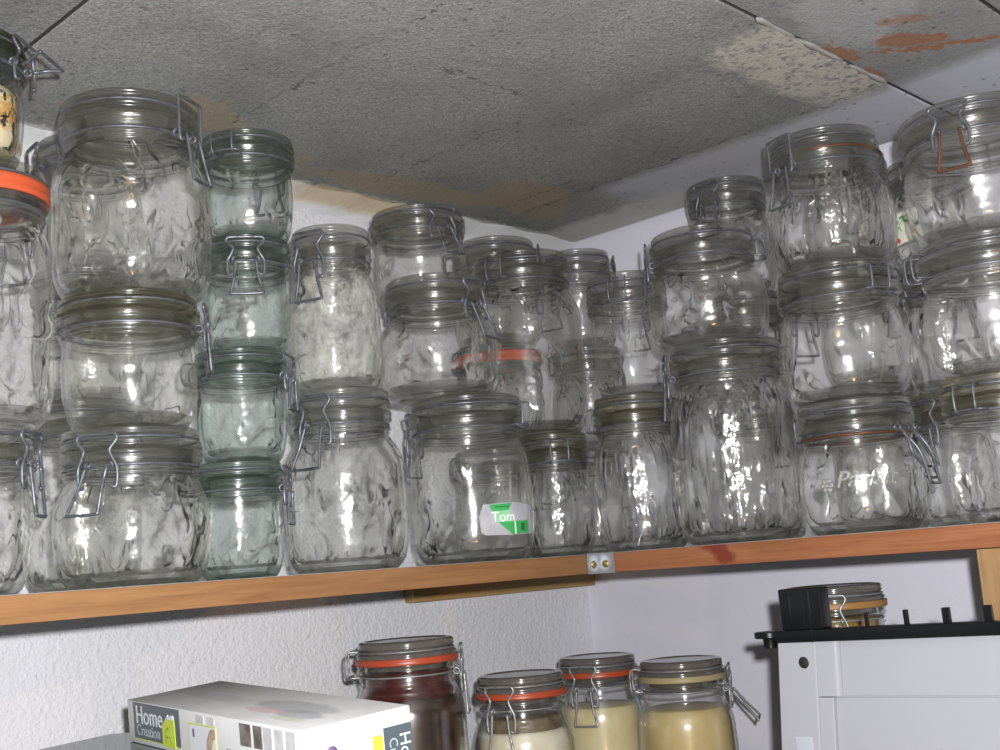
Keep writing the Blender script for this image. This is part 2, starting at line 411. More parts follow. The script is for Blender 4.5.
    for s in (-1, 1):
        tube(bm, smooth_path([pt(s * .0085, zu, Ru, hb), pt(s * .0085, zu + .0012, Ro + .004, hb), pt(s * .0085, zu - .003, Ro + .0085, hb), pt(s * .0085, zl + .004, Ro + .0085, hb), pt(s * .0085, zl - .001, Ro + .006, hb), pt(s * .0100, zl - .0008, Ro + .002, hb)]), wr)
    P['lid_wire'] = (bm, wire)
    # neck wire: ring + flat hinge loop + two small coils that carry the lever
    bm = bmesh.new(); tube(bm, ring(Rw, zl), wr, True)
    tube(bm, smooth_path([pt(-.014, zl, Rw, hb), pt(-.013, zl, Ro + .005, hb), pt(-.006, zl + .0005, Ro + .0065, hb), pt(.006, zl + .0005, Ro + .0065, hb), pt(.013, zl, Ro + .005, hb), pt(.014, zl, Rw, hb)]), wr)
    for s in (-1, 1):
        c0 = Vector(pt(s * .0105, zl, Rw + .004)); ct = Vector((0, 1, 0))
        tube(bm, [c0 + Vector((.0030 * math.cos(a), s * .0006 * q / 6, .0030 * math.sin(a))) for q, a in enumerate([2 * math.pi * j / 12 for j in range(20)])], wr)
    P['neck_wire'] = (bm, wire)
    # the hourglass link that hooks over the lid wire, and the lever
    Rk = Ro + .0042
    if clasp == 'open':       # sprung: link and lever hang down the side of the jar
        bx = rb + .004
        link_p = [(-.010, zl, Rw + .005), (-.0085, zl - .012, Rk + .002), (-.013 + skew * .5, zl - .026, bx + .003), (-.0085 + skew, zl - .040, bx + .006), (-.013 + skew * 1.2, zl - .048, bx + .007), (.013 + skew * 1.2, zl - .048, bx + .007), (.0085 + skew, zl - .040, bx + .006), (.013 + skew * .5, zl - .026, bx + .003), (.0085, zl - .012, Rk + .002), (.010, zl, Rw + .005)]
        lev_p = [(-.0105, zl - .004, Rw + .008), (-.009 + skew * .5, zl - .024, bx + .007), (-.009 + skew, zl - .050, bx + .009), (-.008 + skew * 1.1, zl - .054, bx + .0095), (.008 + skew * 1.1, zl - .054, bx + .0095), (.009 + skew, zl - .050, bx + .009), (.009 + skew * .5, zl - .024, bx + .007), (.0105, zl - .004, Rw + .008)]
        lk_closed = False
    else:
        zt = zu + .0015 + (.0045 if tall_link else 0)
        if tall_link:
            prof_l = [(-.0125, zt), (-.0145, zt - .004), (-.0145, zt - .016 * k), (-.0145, zt - .028 * k), (-.0135, zt - .034 * k), (-.011, zt - .0345 * k)]
        else:
            prof_l = [(-.0115, zt), (-.0147, zt - .0012 * k), (-.0155, zt - .0038 * k), (-.0138, zt - .007 * k), (-.0100, zt - .0125 * k), (-.0120, zt - .019 * k), (-.0150, zt - .026 * k), (-.0150, zt - .037 * k), (-.0135, zt - .0415 * k), (-.0105, zt - .040 * k)]
        pts = []
        m_ = len(prof_l)
        def rad_at(j): return Rk if j > 0 else Ro + .0035
        left = [(a, z, rad_at(j)) for j, (a, z) in enumerate(prof_l)]
        right = [(-a, z, r_) for (a, z, r_) in left[::-1]]
        link_p = left[::-1] + right[::-1]
        lift = {'down': 0.0, 'out': .024, 'flip': .020}.get(clasp, 0.0)
        zp = zl - .002; ln = .036 * k
        bx = max(Rk, rb + .002) + .0015
        dz = {'out': .034, 'flip': -.004}.get(clasp, ln)
        lev_p = [(-.0080, zp, Rk + .001), (-.0095 + skew * .5, zp - dz * .5, Rk + (bx - Rk) * .6 + lift * .5), (-.0125 + skew, zp - dz * .93, bx + lift), (-.0105 + skew, zp - dz, bx + lift), (.0105 + skew, zp - dz, bx + lift), (.0125 + skew, zp - dz * .93, bx + lift), (.0095 + skew * .5, zp - dz * .5, Rk + (bx - Rk) * .6 + lift * .5), (.0080, zp, Rk + .001)]
    if clasp != 'none':
        bm = bmesh.new(); tube(bm, smooth_path([pt(*q) for q in link_p], False, 5), wr * 1.32); P['clasp_link'] = (bm, wire)
        bm = bmesh.new(); tube(bm, smooth_path([pt(*q) for q in lev_p], False, 5), wr * 1.32); P['lever'] = (bm, lever_m)
    P['_'] = dict(k=k, zr=zr, rn=rn, zs=zs, zn=zn, w=w)
    return P
def seal_bm(d, rl, tall=1.0):
    bm = bmesh.new(); z0 = d['zr']; rr = rl + .0016
    lathe(bm, [(rl * .89, z0 + .0002), (rl + .0003, z0 - .0010), (rl + .0003, z0 - .0034), (rr - .0004, z0 - .0030), (rr, z0 - .0010), (rr - .0008, z0 + .0004), (rr, z0 + .0016), (rr - .0004, z0 + .0034), (rl + .0003, z0 + .0036), (rl + .0003, z0 + .0012), (rl * .89, z0 + .0009), (rl * .89, z0 + .0002)], 56)
    for v in bm.verts: v.co.z = z0 + (v.co.z - z0) * (tall if abs(v.co.z - z0) > .0013 else 1)
    return bm
def cam_dir(x, y):
    return math.atan2(CAM.y - y, CAM.x - x)

def jar(label, x, y, z, h, rl, rb, phi=0.0, kind='clear', style='blown', clasp='down', group=None, seal=None, **kw):
    """phi: where the clasp sits as seen from the doorway, degrees, 0 = facing, + = to the right"""
    a = cam_dir(x, y) + R(phi)
    t = thing('glass_jar', label, 'jar', (x, y, z), a, group)
    P = build_jar(h, rl, rb, G[kind], kw.pop('lid', None) or L[kind], style, clasp, **kw)
    d = P.pop('_')
    for n_, (bm, m) in P.items():
        o = link(n_, bm, [m, T['green' if kind == 'green' else 'clear']] if n_ == 'body' and kind != 'store' else m, t)
        if n_ == 'body' and kind != 'store':      # heavy glass in the foot and the ringed neck
            for p_ in o.data.polygons:
                if p_.center.z < .0125 or p_.center.z > d['zn'] - .001: p_.material_index = 1
    if seal: o = link('rubber_seal', seal_bm(d, rl, 2.0 if seal == M_SEAL_B else 1.0), seal, t); o['label'] = 'rubber sealing ring between jar and lid'
    return t, d

GU = 'empty clip-top jars stacked on the upper shelf'
JARS = [
 # tag, x, y, z, h, rl, rb, phi, options, label
 ('A1', -1.034, -.275, 0, .128, .0520, .0500, 62, dict(skew=.010, clasp='down'), 'clear jar cut by the left edge on the shelf, long grey lever hanging down'),
 ('A2', -1.020, -.275, .128, .2045, .0530, .0560, 150, dict(seal=M_SEAL_B, style='blown'), 'tall clear jar at the left edge with an orange rubber ring under its lid'),
 ('A3', -1.033, -.275, .3325, .107, .0500, .0470, 60, dict(kind='clear', lid='dark', clasp='flip'), 'top jar at the left edge, dark green lid and mottled yellow and brown contents'),
 ('Q1', -.858, -.115, 0, .1765, .052, .0541, 120, {}, 'clear jar standing on the shelf behind the second stack from the left'),
 ('Q2', -.849, -.115, .1765, .129, .0513, .0508, -150, {}, 'middle jar of the rear stack behind the second stack from the left'),
 ('Q3', -.844, -.115, .3055, .1335, .0518, .053, -70, {}, 'top jar of the rear stack at the left, grey clasp on its left side'),
 ('B1', -.898, -.284, 0, .127, .0581, .0632, -24, dict(skew=-.011), 'wide round clear jar at shelf level, left, clasp facing us with skewed lever'),
 ('B2', -.897, -.284, .127, .1115, .0593, .0551, 82, dict(kind='smooth', style='plain', skew=.012, lid='olive'), 'straight-sided clear jar with an olive rim, between two rounder jars in the left stack'),
 ('B3', -.892, -.284, .2385, .173, .059, .067, 52, dict(tall_link=True, skew=.006), 'largest clear jar, top of the second stack from the left, square clip at right'),
 ('C1', -.789, -.275, 0, .1025, .0405, .0390, 78, dict(kind='green', style='ribbed'), 'small green-tinted jar on the shelf, bottom of the narrow green stack'),
 ('C2', -.782, -.275, .1025, .1015, .0425, .0405, 72, dict(kind='green'), 'green-tinted jar second from the bottom of the narrow stack, clasp on its right'),
 ('C3', -.771, -.275, .204, .1065, .0419, .0401, 0, dict(kind='green', style='plain'), 'green-tinted jar third up in the narrow stack, hourglass clip facing us'),
 ('C4', -.765, -.275, .3105, .1005, .0451, .0414, 156, dict(kind='green', style='plain'), 'top jar of the narrow green-tinted stack with its hinge facing us'),
 ('D1', -.672, -.280, 0, .1725, .0490, .0594, -28, dict(style='blown', skew=-.006), 'round-shouldered clear jar on the shelf under the cloudy jar, long clip at its left'),
 ('D2', -.670, -.275, .1725, .163, .0402, .0455, -30, dict(kind='cloudy'), 'tall jar with a cloudy white film of lime inside, near the ceiling stain'),
 ('E1', -.498, -.275, 0, .174, .0619, .0653, -118, dict(style='ribbed', kind='smooth', hinge_off=0), 'wide clear jar on the shelf with a torn green and white paper label'),
 ('E2', -.533, -.275, .174, .1265, .0549, .0648, 46, dict(kind='smooth', skew=.012), 'clear jar standing on the jar with the green label, clip hanging at its right'),
 ('E3', -.473, -.190, .3005, .1075, .056, .0551, 28, dict(kind='smooth', style='plain', skew=.012), 'top jar above the green-labelled jar, hourglass clip facing right, close to the ceiling'),
 ('F1', -.345, -.260, 0, .1415, .0425, .0421, -172, dict(style='ribbed', kind='ribbed', lid='olive'), 'small clear jar at the shelf corner beside the green-labelled jar, hinge facing us'),
 ('F2', -.362, -.248, .1415, .2145, .0592, .0665, 152, dict(style='blown', kind='clear'), 'big clear jar in the corner with orange glints, hinge at its upper left'),
 ('G1', -.318, -.364, 0, .1725, .0472, .0526, 68, dict(style='ribbed', kind='ribbed', skew=-.016, lid='olive'), 'ribbed clear jar on the shelf just right of the metal corner bracket'),
 ('G2', -.309, -.361, .1725, .141, .0471, .0445, 170, dict(style='faceted', kind='smooth'), 'plain clear jar on top of the ribbed jar right of the corner'),
 ('H1', -.311, -.487, 0, .2115, .0602, .0658, -82, dict(style='ribbed', kind='ribbed', clasp='down', skew=-.014), 'tallest clear jar on the right shelf, above the dark knot in the wood'),
 ('H2', -.311, -.473, .2115, .1255, .0578, .0651, -86, dict(kind='smooth', style='blown'), 'clear jar on the tallest right-hand jar, clip sticking out at its left'),
 ('I1', -.311, -.629, 0, .127, .0562, .0594, 54, dict(clasp='open', skew=.012), 'clear jar with a raised script word and a sprung clip hanging at its right'),
 ('I2', -.311, -.628, .127, .134, .0601, .0625, -145, dict(kind='smooth', style='blown'), 'middle jar of three, above the jar with the raised word, hinge facing right'),
 ('I3', -.311, -.630, .261, .1365, .055, .0628, -44, dict(style='faceted', kind='ribbed', tall_link=True), 'top jar of three on the right with a rust-brown ring under its lid'),
 ('K1', -.311, -.777, 0, .129, .0548, .0557, 150, dict(kind='smooth', style='plain', lid='olive'), 'clear jar at the right edge standing on the shelf above the pale post'),
 ('K2', -.311, -.781, .129, .124, .064, .0643, 112, dict(kind='smooth', style='plain'), 'wide clear jar at the right edge, middle of its stack, hinge at its left'),
 ('K3', -.311, -.783, .253, .121, .0678, .0681, -15, dict(kind='smooth', style='blown', rusty=True), 'wide top jar at the right edge with a rusty lever facing us'),
 ('R1', -.146, -.654, 0, .141, .0395, .0414, -40, dict(style='plain', lid='olive'), 'back jar with a brownish lid seen left of the bottom right-edge jar'),
 ('R2', -.146, -.659, .141, .1365, .0391, .042, 150, dict(style='ribbed', kind='ribbed'), 'narrow back jar seen in the gap left of the middle right-edge jar'),
 ('R3', -.146, -.666, .2775, .118, .0461, .0491, 160, dict(style='plain'), 'back jar with a small flower label, left of the jar with the rusty lever'),
 ('S1', -.106, -.548, 0, .172, .0485, .0505, 120, {}, 'back jar on the shelf behind the jar with the raised script word'),
 ('S2', -.106, -.550, .172, .127, .0493, .0502, 140, {}, 'middle back jar behind the stack of three on the right'),
 ('S3', -.106, -.546, .299, .144, .0502, .0523, 170, {}, 'top back jar showing its right shoulder behind the jar with the rust-brown ring'),
 ('T1', -.106, -.387, 0, .1705, .0498, .052, 150, {}, 'back jar on the shelf behind the tallest right-hand jar'),
 ('T2', -.106, -.389, .1705, .137, .0507, .053, 150, {}, 'back jar in the middle of the stack behind the tallest right-hand jar'),
 ('T3', -.106, -.380, .3075, .150, .0511, .054, -25, dict(style='plain'), 'back jar near the ceiling with a hooked clip facing us, right of the room corner'),
 ('U1', -.136, -.146, 0, .1375, .0491, .0503, 130, {}, 'bottom jar deep in the room corner behind the ribbed jar'),
 ('U2', -.136, -.149, .1375, .142, .0484, .051, 130, {}, 'middle jar deep in the room corner'),
 ('U3', -.136, -.146, .2795, .1365, .047, .0489, 92, dict(style='plain'), 'top jar deep in the room corner with its clip pointing right'),
 ('V1', -.310, -.130, 0, .1395, .0543, .0552, 130, {}, 'bottom back jar behind the green-labelled jar near the corner'),
 ('V2', -.293, -.130, .1395, .135, .0557, .0564, 130, dict(seal=M_SEAL_B), 'back jar with an orange rubber ring glowing through the big corner jar'),
 ('V3', -.286, -.130, .2745, .139, .0559, .0574, 85, dict(style='plain'), 'top back jar whose lid shows above the big corner jar'),
]
D = {}
for tag, x, y, z, h, rl, rb, phi, opt, label in JARS:
    opt = dict(opt)
    if isinstance(opt.get('lid'), str): opt['lid'] = L[opt['lid']]
    if opt.pop('rusty', False): opt['lever_m'] = M_RUST
    D[tag] = jar(label, x, y, z, h, rl, rb, phi, group=GU, **opt) + (h, rl, rb)

# extras on single jars --------------------------------------------------------
def local_phi(tag, deg):
    """angle in a jar's own frame for a spot seen deg to the right of the line to the camera"""
    t = D[tag][0]; return cam_dir(t.location.x, t.location.y) + R(deg) - t.rotation_euler.z
def flat(poly, nu=10):
    bm = bmesh.new(); f = bm.faces.new([bm.verts.new((u, v, 0)) for u, v in poly])
    for c_ in range(1, nu):
        us = [u for u, v in poly]; uu = min(us) + (max(us) - min(us)) * c_ / nu
        bmesh.ops.bisect_plane(bm, geom=bm.verts[:] + bm.edges[:] + bm.faces[:], plane_co=(uu, 0, 0), plane_no=(1, 0, 0))
    return bm
def thick(bm, t):
    r = bmesh.ops.extrude_face_region(bm, geom=bm.faces[:])
    for v in r['geom']:
        if isinstance(v, bmesh.types.BMVert): v.co.z += t
    return bm
M_PAPER = plain('torn_white_paper', (.38, .38, .41), .8, 0, .3, 250, vary=.12)
M_GREEN = plain('label_green', (.04, .36, .09), .6, vary=.08)
M_GREENPALE = plain('label_worn_green', (.26, .58, .32), .6, vary=.1)
M_PRINTW = plain('printed_white', (.85, .88, .85), .6)
M_DGREEN = plain('label_dark_green', (.02, .14, .04), .6)
t, d, h, rl, rb = D['E1']
rr = rb * 1.009; ZE = .025
lab = link('label', None or (lambda b: (wrap(b, rr, local_phi('E1', 6), ZE), b)[1])(thick(flat([(0, .004), (.004, .001), (.030, 0), (.074, .001), (.074, .029), (.040, .0335), (.004, .032), (-.001, .020)]), .0003)), M_PAPER, t, False)
lab['label'] = 'torn green and white paper label'
def on_label(name, bm, m, u, v, dw):
    for q in bm.verts: q.co.x += u; q.co.y += v
    wrap(bm, rr + .0003 + dw, local_phi('E1', 6), ZE); return link(name, bm, m, lab, False)
on_label('green_band', thick(flat([(.010, .0315), (.037, .0325), (.032, .0255), (.013, .0245)]), .0002), M_GREEN, 0, 0, .0001)
on_label('worn_band', thick(flat([(.012, .0245), (.034, .0255), (.034, .0135), (.019, .0135)]), .0001), M_GREENPALE, 0, 0, .00005)
on_label('green_block', thick(flat([(.019, .0135), (.060, .0145), (.060, .0015), (.034, .0008)]), .0002), M_GREEN, 0, 0, .0001)
b = text_bm('Tom', .0145, 0, .0001); on_label('lettering', b, M_PRINTW, .0115, .0142, .0005)
on_label('white_stripe', thick(flat([(.0385, .0135), (.0400, .0135), (.0400, .0012), (.0385, .0012)], 2), .0002), M_PRINTW, 0, 0, .0003)
on_label('dark_mark', thick(flat([(.048, .0115), (.054, .012), (.0525, .0035), (.047, .004)], 3), .0002), M_DGREEN, 0, 0, .0003)
b = bmesh.new()
for i in range(9): box(b, (.0155 + i * .0019, .0283, 0), (.0168 + i * .0019, .0298, .0002))
on_label('fine_print', b, M_DGREEN, 0, 0, .0003)

# raised glass script on the jar I1
t, d, h, rl, rb = D['I1']
b = text_bm('Parfait', .022, .35, .0009)
wrap(b, rb * .9995, local_phi('I1', -24), .043); M_EMB = glass('raised_glass', tint=(.95, .95, .94), refr=.5, wobble=None, dust=.02, dconst=.16, rough=.2); o = link('raised_script', b, M_EMB, t, False)
b = bmesh.new()
for i in range(7):
    a = 2 * math.pi * i / 6
    bb = bmesh.ops.create_icosphere(b, subdivisions=2, radius=.0030 if i < 6 else .0022)
    for v in bb['verts']: v.co = Vector((v.co.x + (.0046 * math.cos(a) if i < 6 else 0), v.co.y + (.0046 * math.sin(a) if i < 6 else 0), v.co.z * .35))
wrap(b, rb * .999, local_phi('I1', -33), .046); o = link('raised_flower', b, M_EMB, t)
# rust-brown rings
t, d, h, rl, rb = D['I1']
b = bmesh.new(); tube(b, ring(d['rn'] + .0040, d['zn'] + .0045 * d['k']), .0013, True); o = link('rusty_band', b, M_RUST, t); o['label'] = 'rust-brown wire band'
t, d, h, rl, rb = D['I3']
b = bmesh.new(); tube(b, ring(rl * 1.0 + .0008, d['zr'] - .0045, 60, local_phi('I3', -15), local_phi('I3', 110)), .0011); o = link('rusty_band', b, M_RUST, t); o['label'] = 'rust-brown wire band'
# mottled contents of A3
def pickle_mat():
    m = mat('mottled_preserve'); k = N(m); o = k.obj()
    v = k.n('TexVoronoi'); k.l(o, v.inputs['Vector']); v.inputs['Scale'].default_value = 70
    f = k.noise(o, 40, 4, .6, .5)
    c = k.mixc(k.ramp(f, .42, .5), (.62, .36, .10), (.75, .66, .44))
    c = k.mixc(k.math('GREATER_THAN', k.noise(o, 95, 3), .58), c, (.03, .03, .035))
    c = k.mixc(k.math('GREATER_THAN', k.noise(o, 75, 2, .5, 1.0), .66), c, (.35, .04, .03))
    k.out(k.prin(c, .5)); return m
t, d, h, rl, rb = D['A3']
ri = rb - .0045
b = bmesh.new(); lathe(b, [(0, .0135), (.7 * ri, .0125), (.9 * ri, .017), (ri * .97, .024), (ri * .985, h * .5), (ri * .96, h * .585), (.4 * ri, h * .6), (0, h * .6)], 40); link('contents', b, pickle_mat(), t)
# flower label on R3
M_CREAM = plain('cream_paper', (.68, .68, .58), .8, vary=.06); M_LEAF = plain('printed_leaf', (.10, .28, .08), .7); M_FLOWER = plain('printed_flower', (.55, .08, .04), .7)
t, d, h, rl, rb = D['R3']
rr3 = rb * 1.008
def put(poly_bm, m, name, par):
    wrap(poly_bm, rr3, local_phi('R3', -62), .024); return link(name, poly_bm, m, par, False)
lab3 = put(thick(flat([(0, 0), (.040, .002), (.036, .035), (.002, .034)]), .0003), M_CREAM, 'label', t); lab3['label'] = 'cream paper label with a printed flower'
b = bmesh.new(); tube(b, [(.006, .010, .0006), (.012, .020, .0006), (.020, .028, .0006), (.028, .031, .0006)], .0005); tube(b, [(.012, .020, .0006), (.016, .014, .0006)], .0005)
for u, v, a in ((.010, .024, .6), (.017, .029, .2), (.022, .024, -.6)):
    s = bmesh.ops.create_icosphere(b, subdivisions=2, radius=.003)
    for q in s['verts']: q.co = Vector((u + q.co.x * math.cos(a) * 1.3 - q.co.y * math.sin(a) * .5, v + q.co.x * math.sin(a) * 1.3 + q.co.y * math.cos(a) * .5, .0005 + q.co.z * .12))
put(b, M_LEAF, 'leaf_print', lab3)
b = bmesh.new()
for u, v in ((.007, .007), (.010, .0045), (.005, .0045), (.031, .010)):
    s = bmesh.ops.create_icosphere(b, subdivisions=2, radius=.0026)
    for q in s['verts']: q.co = Vector((u + q.co.x, v + q.co.y, .0005 + q.co.z * .15))
put(b, M_FLOWER, 'flower_print', lab3)

# ------------------------------------------------------------------ the filled jars below
def fill_mat(name, a, b_, scale, top=None, zt=0.0):
    m = mat(name); k = N(m); o = k.obj(); x, y, z = k.sep(o)
    c = k.mixc(k.ramp(k.noise(o, scale, 5, .6, .4), .4, .65), a, b_)
    if top:
        w = k.math('MULTIPLY', k.math('SUBTRACT', k.noise(o, 70, 4), .5), .012)
        c = k.mixc(k.ramp(k.math('ADD', z, w), zt - .002, zt + .002), c, top)
    k.out(k.prin(c, .35, 0, None, .4)); return m
M_FAT = fill_mat('cream_fat', (.62, .57, .42), (.70, .66, .52), 30)
M_YEL1 = fill_mat('pale_yellow_fat', (.68, .60, .36), (.60, .50, .26), 16)
M_YEL2 = fill_mat('ochre_fat', (.50, .38, .16), (.60, .50, .28), 14)
M_DARK = fill_mat('dark_plums', (.018, .009, .006), (.060, .026, .012), 45)
M_REDJ = fill_mat('red_juice', (.06, .007, .004), (.03, .004, .003), 40)
M_BRWN = fill_mat('brown_preserve', (.30, .18, .03), (.14, .09, .02), 60)
M_SMEAR = fill_mat('brown_smear', (.20, .16, .10), (.10, .07, .04), 60)
ZL = -.33
def contents(d, h, rb, z1, m, par, name='contents', z0=None, dome=.002):
    b = bmesh.new(); w = d['w'] + .0008; zs, zn, rn = d['zs'], d['zn'], d['rn']
    def rad(z):
        if z <= zs: return rb * .985 - w
        if z >= zn: return rn - w
        t = (z - zs) / (zn - zs); s = .72 * t * t + .28 * t * t * (3 - 2 * t); return rb * .985 + (rn - rb * .985) * s - w
    z0 = .0135 if z0 is None else z0
    pr = [(0, z0), (rad(z0 + .01) * (.86 if z0 < .02 else .99), z0)] + [(rad(z0 + .008 + (z1 - z0 - .008) * i / 14), z0 + .008 + (z1 - z0 - .008) * i / 14) for i in range(15)] + [(rad(z1) * .9, z1 + dome), (0, z1 + dome)]
    lathe(b, pr, 44); return link(name, b, m, par)
LOW = [
 ('L1', -.565, -.231, -.075, .0520, .0585, 84, dict(clasp='down', seal=M_SEAL), 'dark jar of preserved fruit with two red bands, beside the cardboard box'),
 ('L2', -.428, -.259, -.125, .0495, .0555, -26, dict(seal=M_SEAL), 'cream-filled jar with a brown smear under its orange seal, next to the dark jar'),
 ('L3', -.241, -.211, -.125, .0490, .0530, -20, dict(seal=M_SEAL), 'yellow-filled jar with an orange seal, standing behind two other filled jars in the corner'),
 ('L4', -.231, -.331, -.130, .0500, .0570, 84, dict(clasp='out', seal=M_SEAL_PALE), 'ochre-filled jar without an orange seal, its lever sticking out to the right'),
 ('L5', -.249, -.549, -.053, .0515, .0515, -6, dict(seal=M_SEAL_OLD), 'jar of brown preserve half hidden behind the white appliance'),
]
for tag, x, y, zt, rl, rb, phi, opt, label in LOW:
    h = zt - ZL + .002; opt.setdefault('wire', M_WIRE2)
    t, d = jar(label, x, y, ZL, h, rl, rb, phi, 'store', 'plain', group='filled clip-top jars below the shelf', **opt)
    D[tag] = (t, d, h, rl, rb)
t, d, h, rl, rb = D['L1']; contents(d, h, rb, h - .060, M_DARK, t); contents(d, h, rb, d['zr'] - .012, M_REDJ, t, 'juice', h - .0595)
b = bmesh.new(); w_ = d['rn'] - d['w'] - .002
for i in range(26):
    a = random.random() * 6.28; zz = random.uniform(.03, h - .07); rr_ = rb - .019
    s = bmesh.ops.create_icosphere(b, subdivisions=2, radius=random.uniform(.011, .015))
    for v in s['verts']: v.co = v.co * Vector((1, 1, 1.15)).x + Vector((rr_ * math.cos(a), rr_ * math.sin(a), zz))
bm_f = link('plums', b, M_DARK, t); bm_f['kind'] = 'stuff'
t, d, h, rl, rb = D['L2']; contents(d, h, rb, h - .060, M_FAT, t); contents(d, h, rb, d['zn'] - .002, M_SMEAR, t, 'smear', h - .0595)
t, d, h, rl, rb = D['L3']; contents(d, h, rb, h - .060, M_YEL1, t)
t, d, h, rl, rb = D['L4']; contents(d, h, rb, h - .056, M_YEL2, t)
t, d, h, rl, rb = D['L5']; contents(d, h, rb, h - .034, M_BRWN, t)

# ------------------------------------------------------------------ the room
HC = .480
def wallbox(name, a, b_, m, bev=0):
    bm = bmesh.new(); box(bm, a, b_, bev); return struct(link(name, bm, m, None, False))
wallbox('wall_left', (-2.2, 0, -1.2), (.12, .12, .62), M_WALL_L)
wallbox('wall_right', (0, -2.2, -1.2), (.12, 0, .62), M_WALL_R)
wallbox('floor', (-2.4, -2.4, -1.3), (.12, .12, -1.2), plain('grey_floor', (.2, .2, .19), .8, 0, .3, 60))
g = .0016
M_SLAB_EDGE = plain('dark_slab_edge', (.045, .043, .042), .95)
for x0, x1, y0, y1 in ((-.950 + g, -.009, -.6545 + g, -.004), (-.95 + g, -.009, -.806 + g, -.6545 - g), (-.95 + g, -.009, -2.3, -.806 - g), (-2.3, -.95 - g, -2.3, -.004)):
    bm = bmesh.new(); box(bm, (x0, y0, HC), (x1, y1, HC + .06), .003, 3)
    o = struct(link('ceiling', bm, [M_CEIL, M_SLAB_EDGE], None, True, 40))
    for p_ in o.data.polygons:
        if abs(p_.normal.z) < .35 or p_.center.z > HC + .01: p_.material_index = 1      # side faces coloured dark, so the joints show as dark lines
wallbox('ceiling', (-2.3, -2.3, HC + .0605), (.0, .0, HC + .10), M_CEIL)
# plaster smeared over part of the joint between the two slabs
bm = bmesh.new()
pp = []
nn = 40
for i in range(nn + 1):
    x = -.455 + (.455 - .195) * i / nn
    wv = .0045 + .002 * math.sin(i * .9) + .0025 * math.sin(i * .37 + 1) + random.uniform(-.0012, .0012)
    pp.append((x, wv if 0 < i < nn else .001))
top = [bm.verts.new((x, -.6545 + w_, HC + .001)) for x, w_ in pp]; mid = [bm.verts.new((x, -.6545, HC - .0016)) for x, w_ in pp]; bot = [bm.verts.new((x, -.6545 - w_ * .8, HC + .001)) for x, w_ in pp]
for i in range(nn):
    bm.faces.new((top[i], top[i + 1], mid[i + 1], mid[i])); bm.faces.new((mid[i], mid[i + 1], bot[i + 1], bot[i])); bm.faces.new((bot[i], bot[i + 1], top[i + 1], top[i]))
struct(link('trim_3', bm, plain('joint_plaster', (.34, .33, .31), .9, 0, .4, 120, vary=.12)))
# plaster cove along the left wall
bm = bmesh.new(); n1 = 150; rows = []
for i in range(n1 + 1):
    x = -2.0 + 1.995 * i / n1
    j = .0022 * math.sin(i * 2.3) + .002 * math.sin(i * .71) + random.uniform(-.0012, .0012)
    yy = -.046 + .004 * math.sin(i * .9) + random.uniform(-.002, .002)
    zz = HC - .019 + j
    rows.append([bm.verts.new((x, q[0], q[1])) for q in ((yy, HC + .001), (yy * .75, HC - .0035), (yy * .42, HC - .0085), (yy * .15, zz + .003), (-.0035, zz), (-.0005, zz + .002), (-.0005, HC + .001))])
for i in range(n1):
    A, B = rows[i], rows[i + 1]
    for q in range(7): bm.faces.new((A[q], B[q], B[(q + 1) % 7], A[(q + 1) % 7]))
bm.faces.new(rows[0]); bm.faces.new(rows[-1][::-1])
struct(link('trim_1', bm, M_COVE, None, True, 50))

# ------------------------------------------------------------------ shelves
TL, DL, DR = .021, .350, .386
sh = thing('wall_shelf', 'left grey shelf board with an orange pine front edge, running to the corner', 'shelf', (-1.2, -.175, 0))
def part(name, a, b_, m, par, bev=0.0, lab_=None):
    bm = bmesh.new(); o_ = par.location
    box(bm, [a[i] - o_[i] for i in range(3)], [b_[i] - o_[i] for i in range(3)], bev)
    q = link(name, bm, m, par, True, 35)
    if lab_: q['label'] = lab_
    return q
part('board', (-1.9, -DL + .0205, -.016), (-.0015, -.0015, 0), M_BOARD, sh)
part('front_batten', (-1.9, -DL, -TL), (-DR - .0004, -DL + .02, -.0006), M_PINE_L, sh, .0012, 'orange pine batten')
part('wall_cleat', (-.366, -.020, -.044), (-.006, -.002, -.0165), M_CLEAT, sh, .001, 'rough brown wooden cleat')
sh2 = thing('wall_shelf', 'right grey shelf board with a knotty red pine front edge', 'shelf', (-.19, -.9, 0))
part('board', (-DR + .0205, -1.9, -.016), (-.0015, -DL + .0195, 0), M_BOARD, sh2)
part('front_batten', (-DR, -1.9, -TL), (-DR + .02, -DL - .0004, -.0006), M_PINE_R, sh2, .0012, 'reddish pine batten with a dark knot')
bm = bmesh.new(); box(bm, (0, 0, 0), (.040, .055, 1.1695), .0012)
po = link('wooden_post', bm, M_POST, None, True, 35); po.location = (-.3858, -.7645 - .055, -1.2 + .0005 + .0085)
po['label'] = 'pale pine post holding up the right shelf at the picture edge'; po['category'] = 'post'
# metal angle bracket across the inner corner of the front battens
br = thing('corner_bracket', 'small zinc angle plate with two brass screws where the shelf edges meet', 'bracket', (-DR, -DL, -TL / 2))
bm = bmesh.new()
th = .0012; q0 = .0004
for (a, b_) in (((-.0205, -q0 - th, -.0112), (0, -q0, .0112)), ((-q0 - th, -.0225, -.0112), (-q0, -q0, .0112))): box(bm, a, b_, .0004)
link('plate', bm, M_ZINC, br, True, 35)
for i, (px, py, ax) in enumerate(((-.0105, -q0 - th, 1), (-q0 - th, -.0105, 0))):
    bm = bmesh.new(); lathe(bm, [(0, .0012), (.0016, .0012), (.0019, .0006), (.0033, .0013), (.0040, .0004), (.0040, -.0002)], 20)
    rot = Matrix.Rotation(R(90), 4, 'X') if ax == 1 else Matrix.Rotation(R(-90), 4, 'Y')
    bmesh.ops.transform(bm, matrix=Matrix.Translation((px, py, -.001)) @ rot, verts=bm.verts)
    s_ = link('screw', bm, M_BRASS, br); s_['label'] = 'brass screw head'
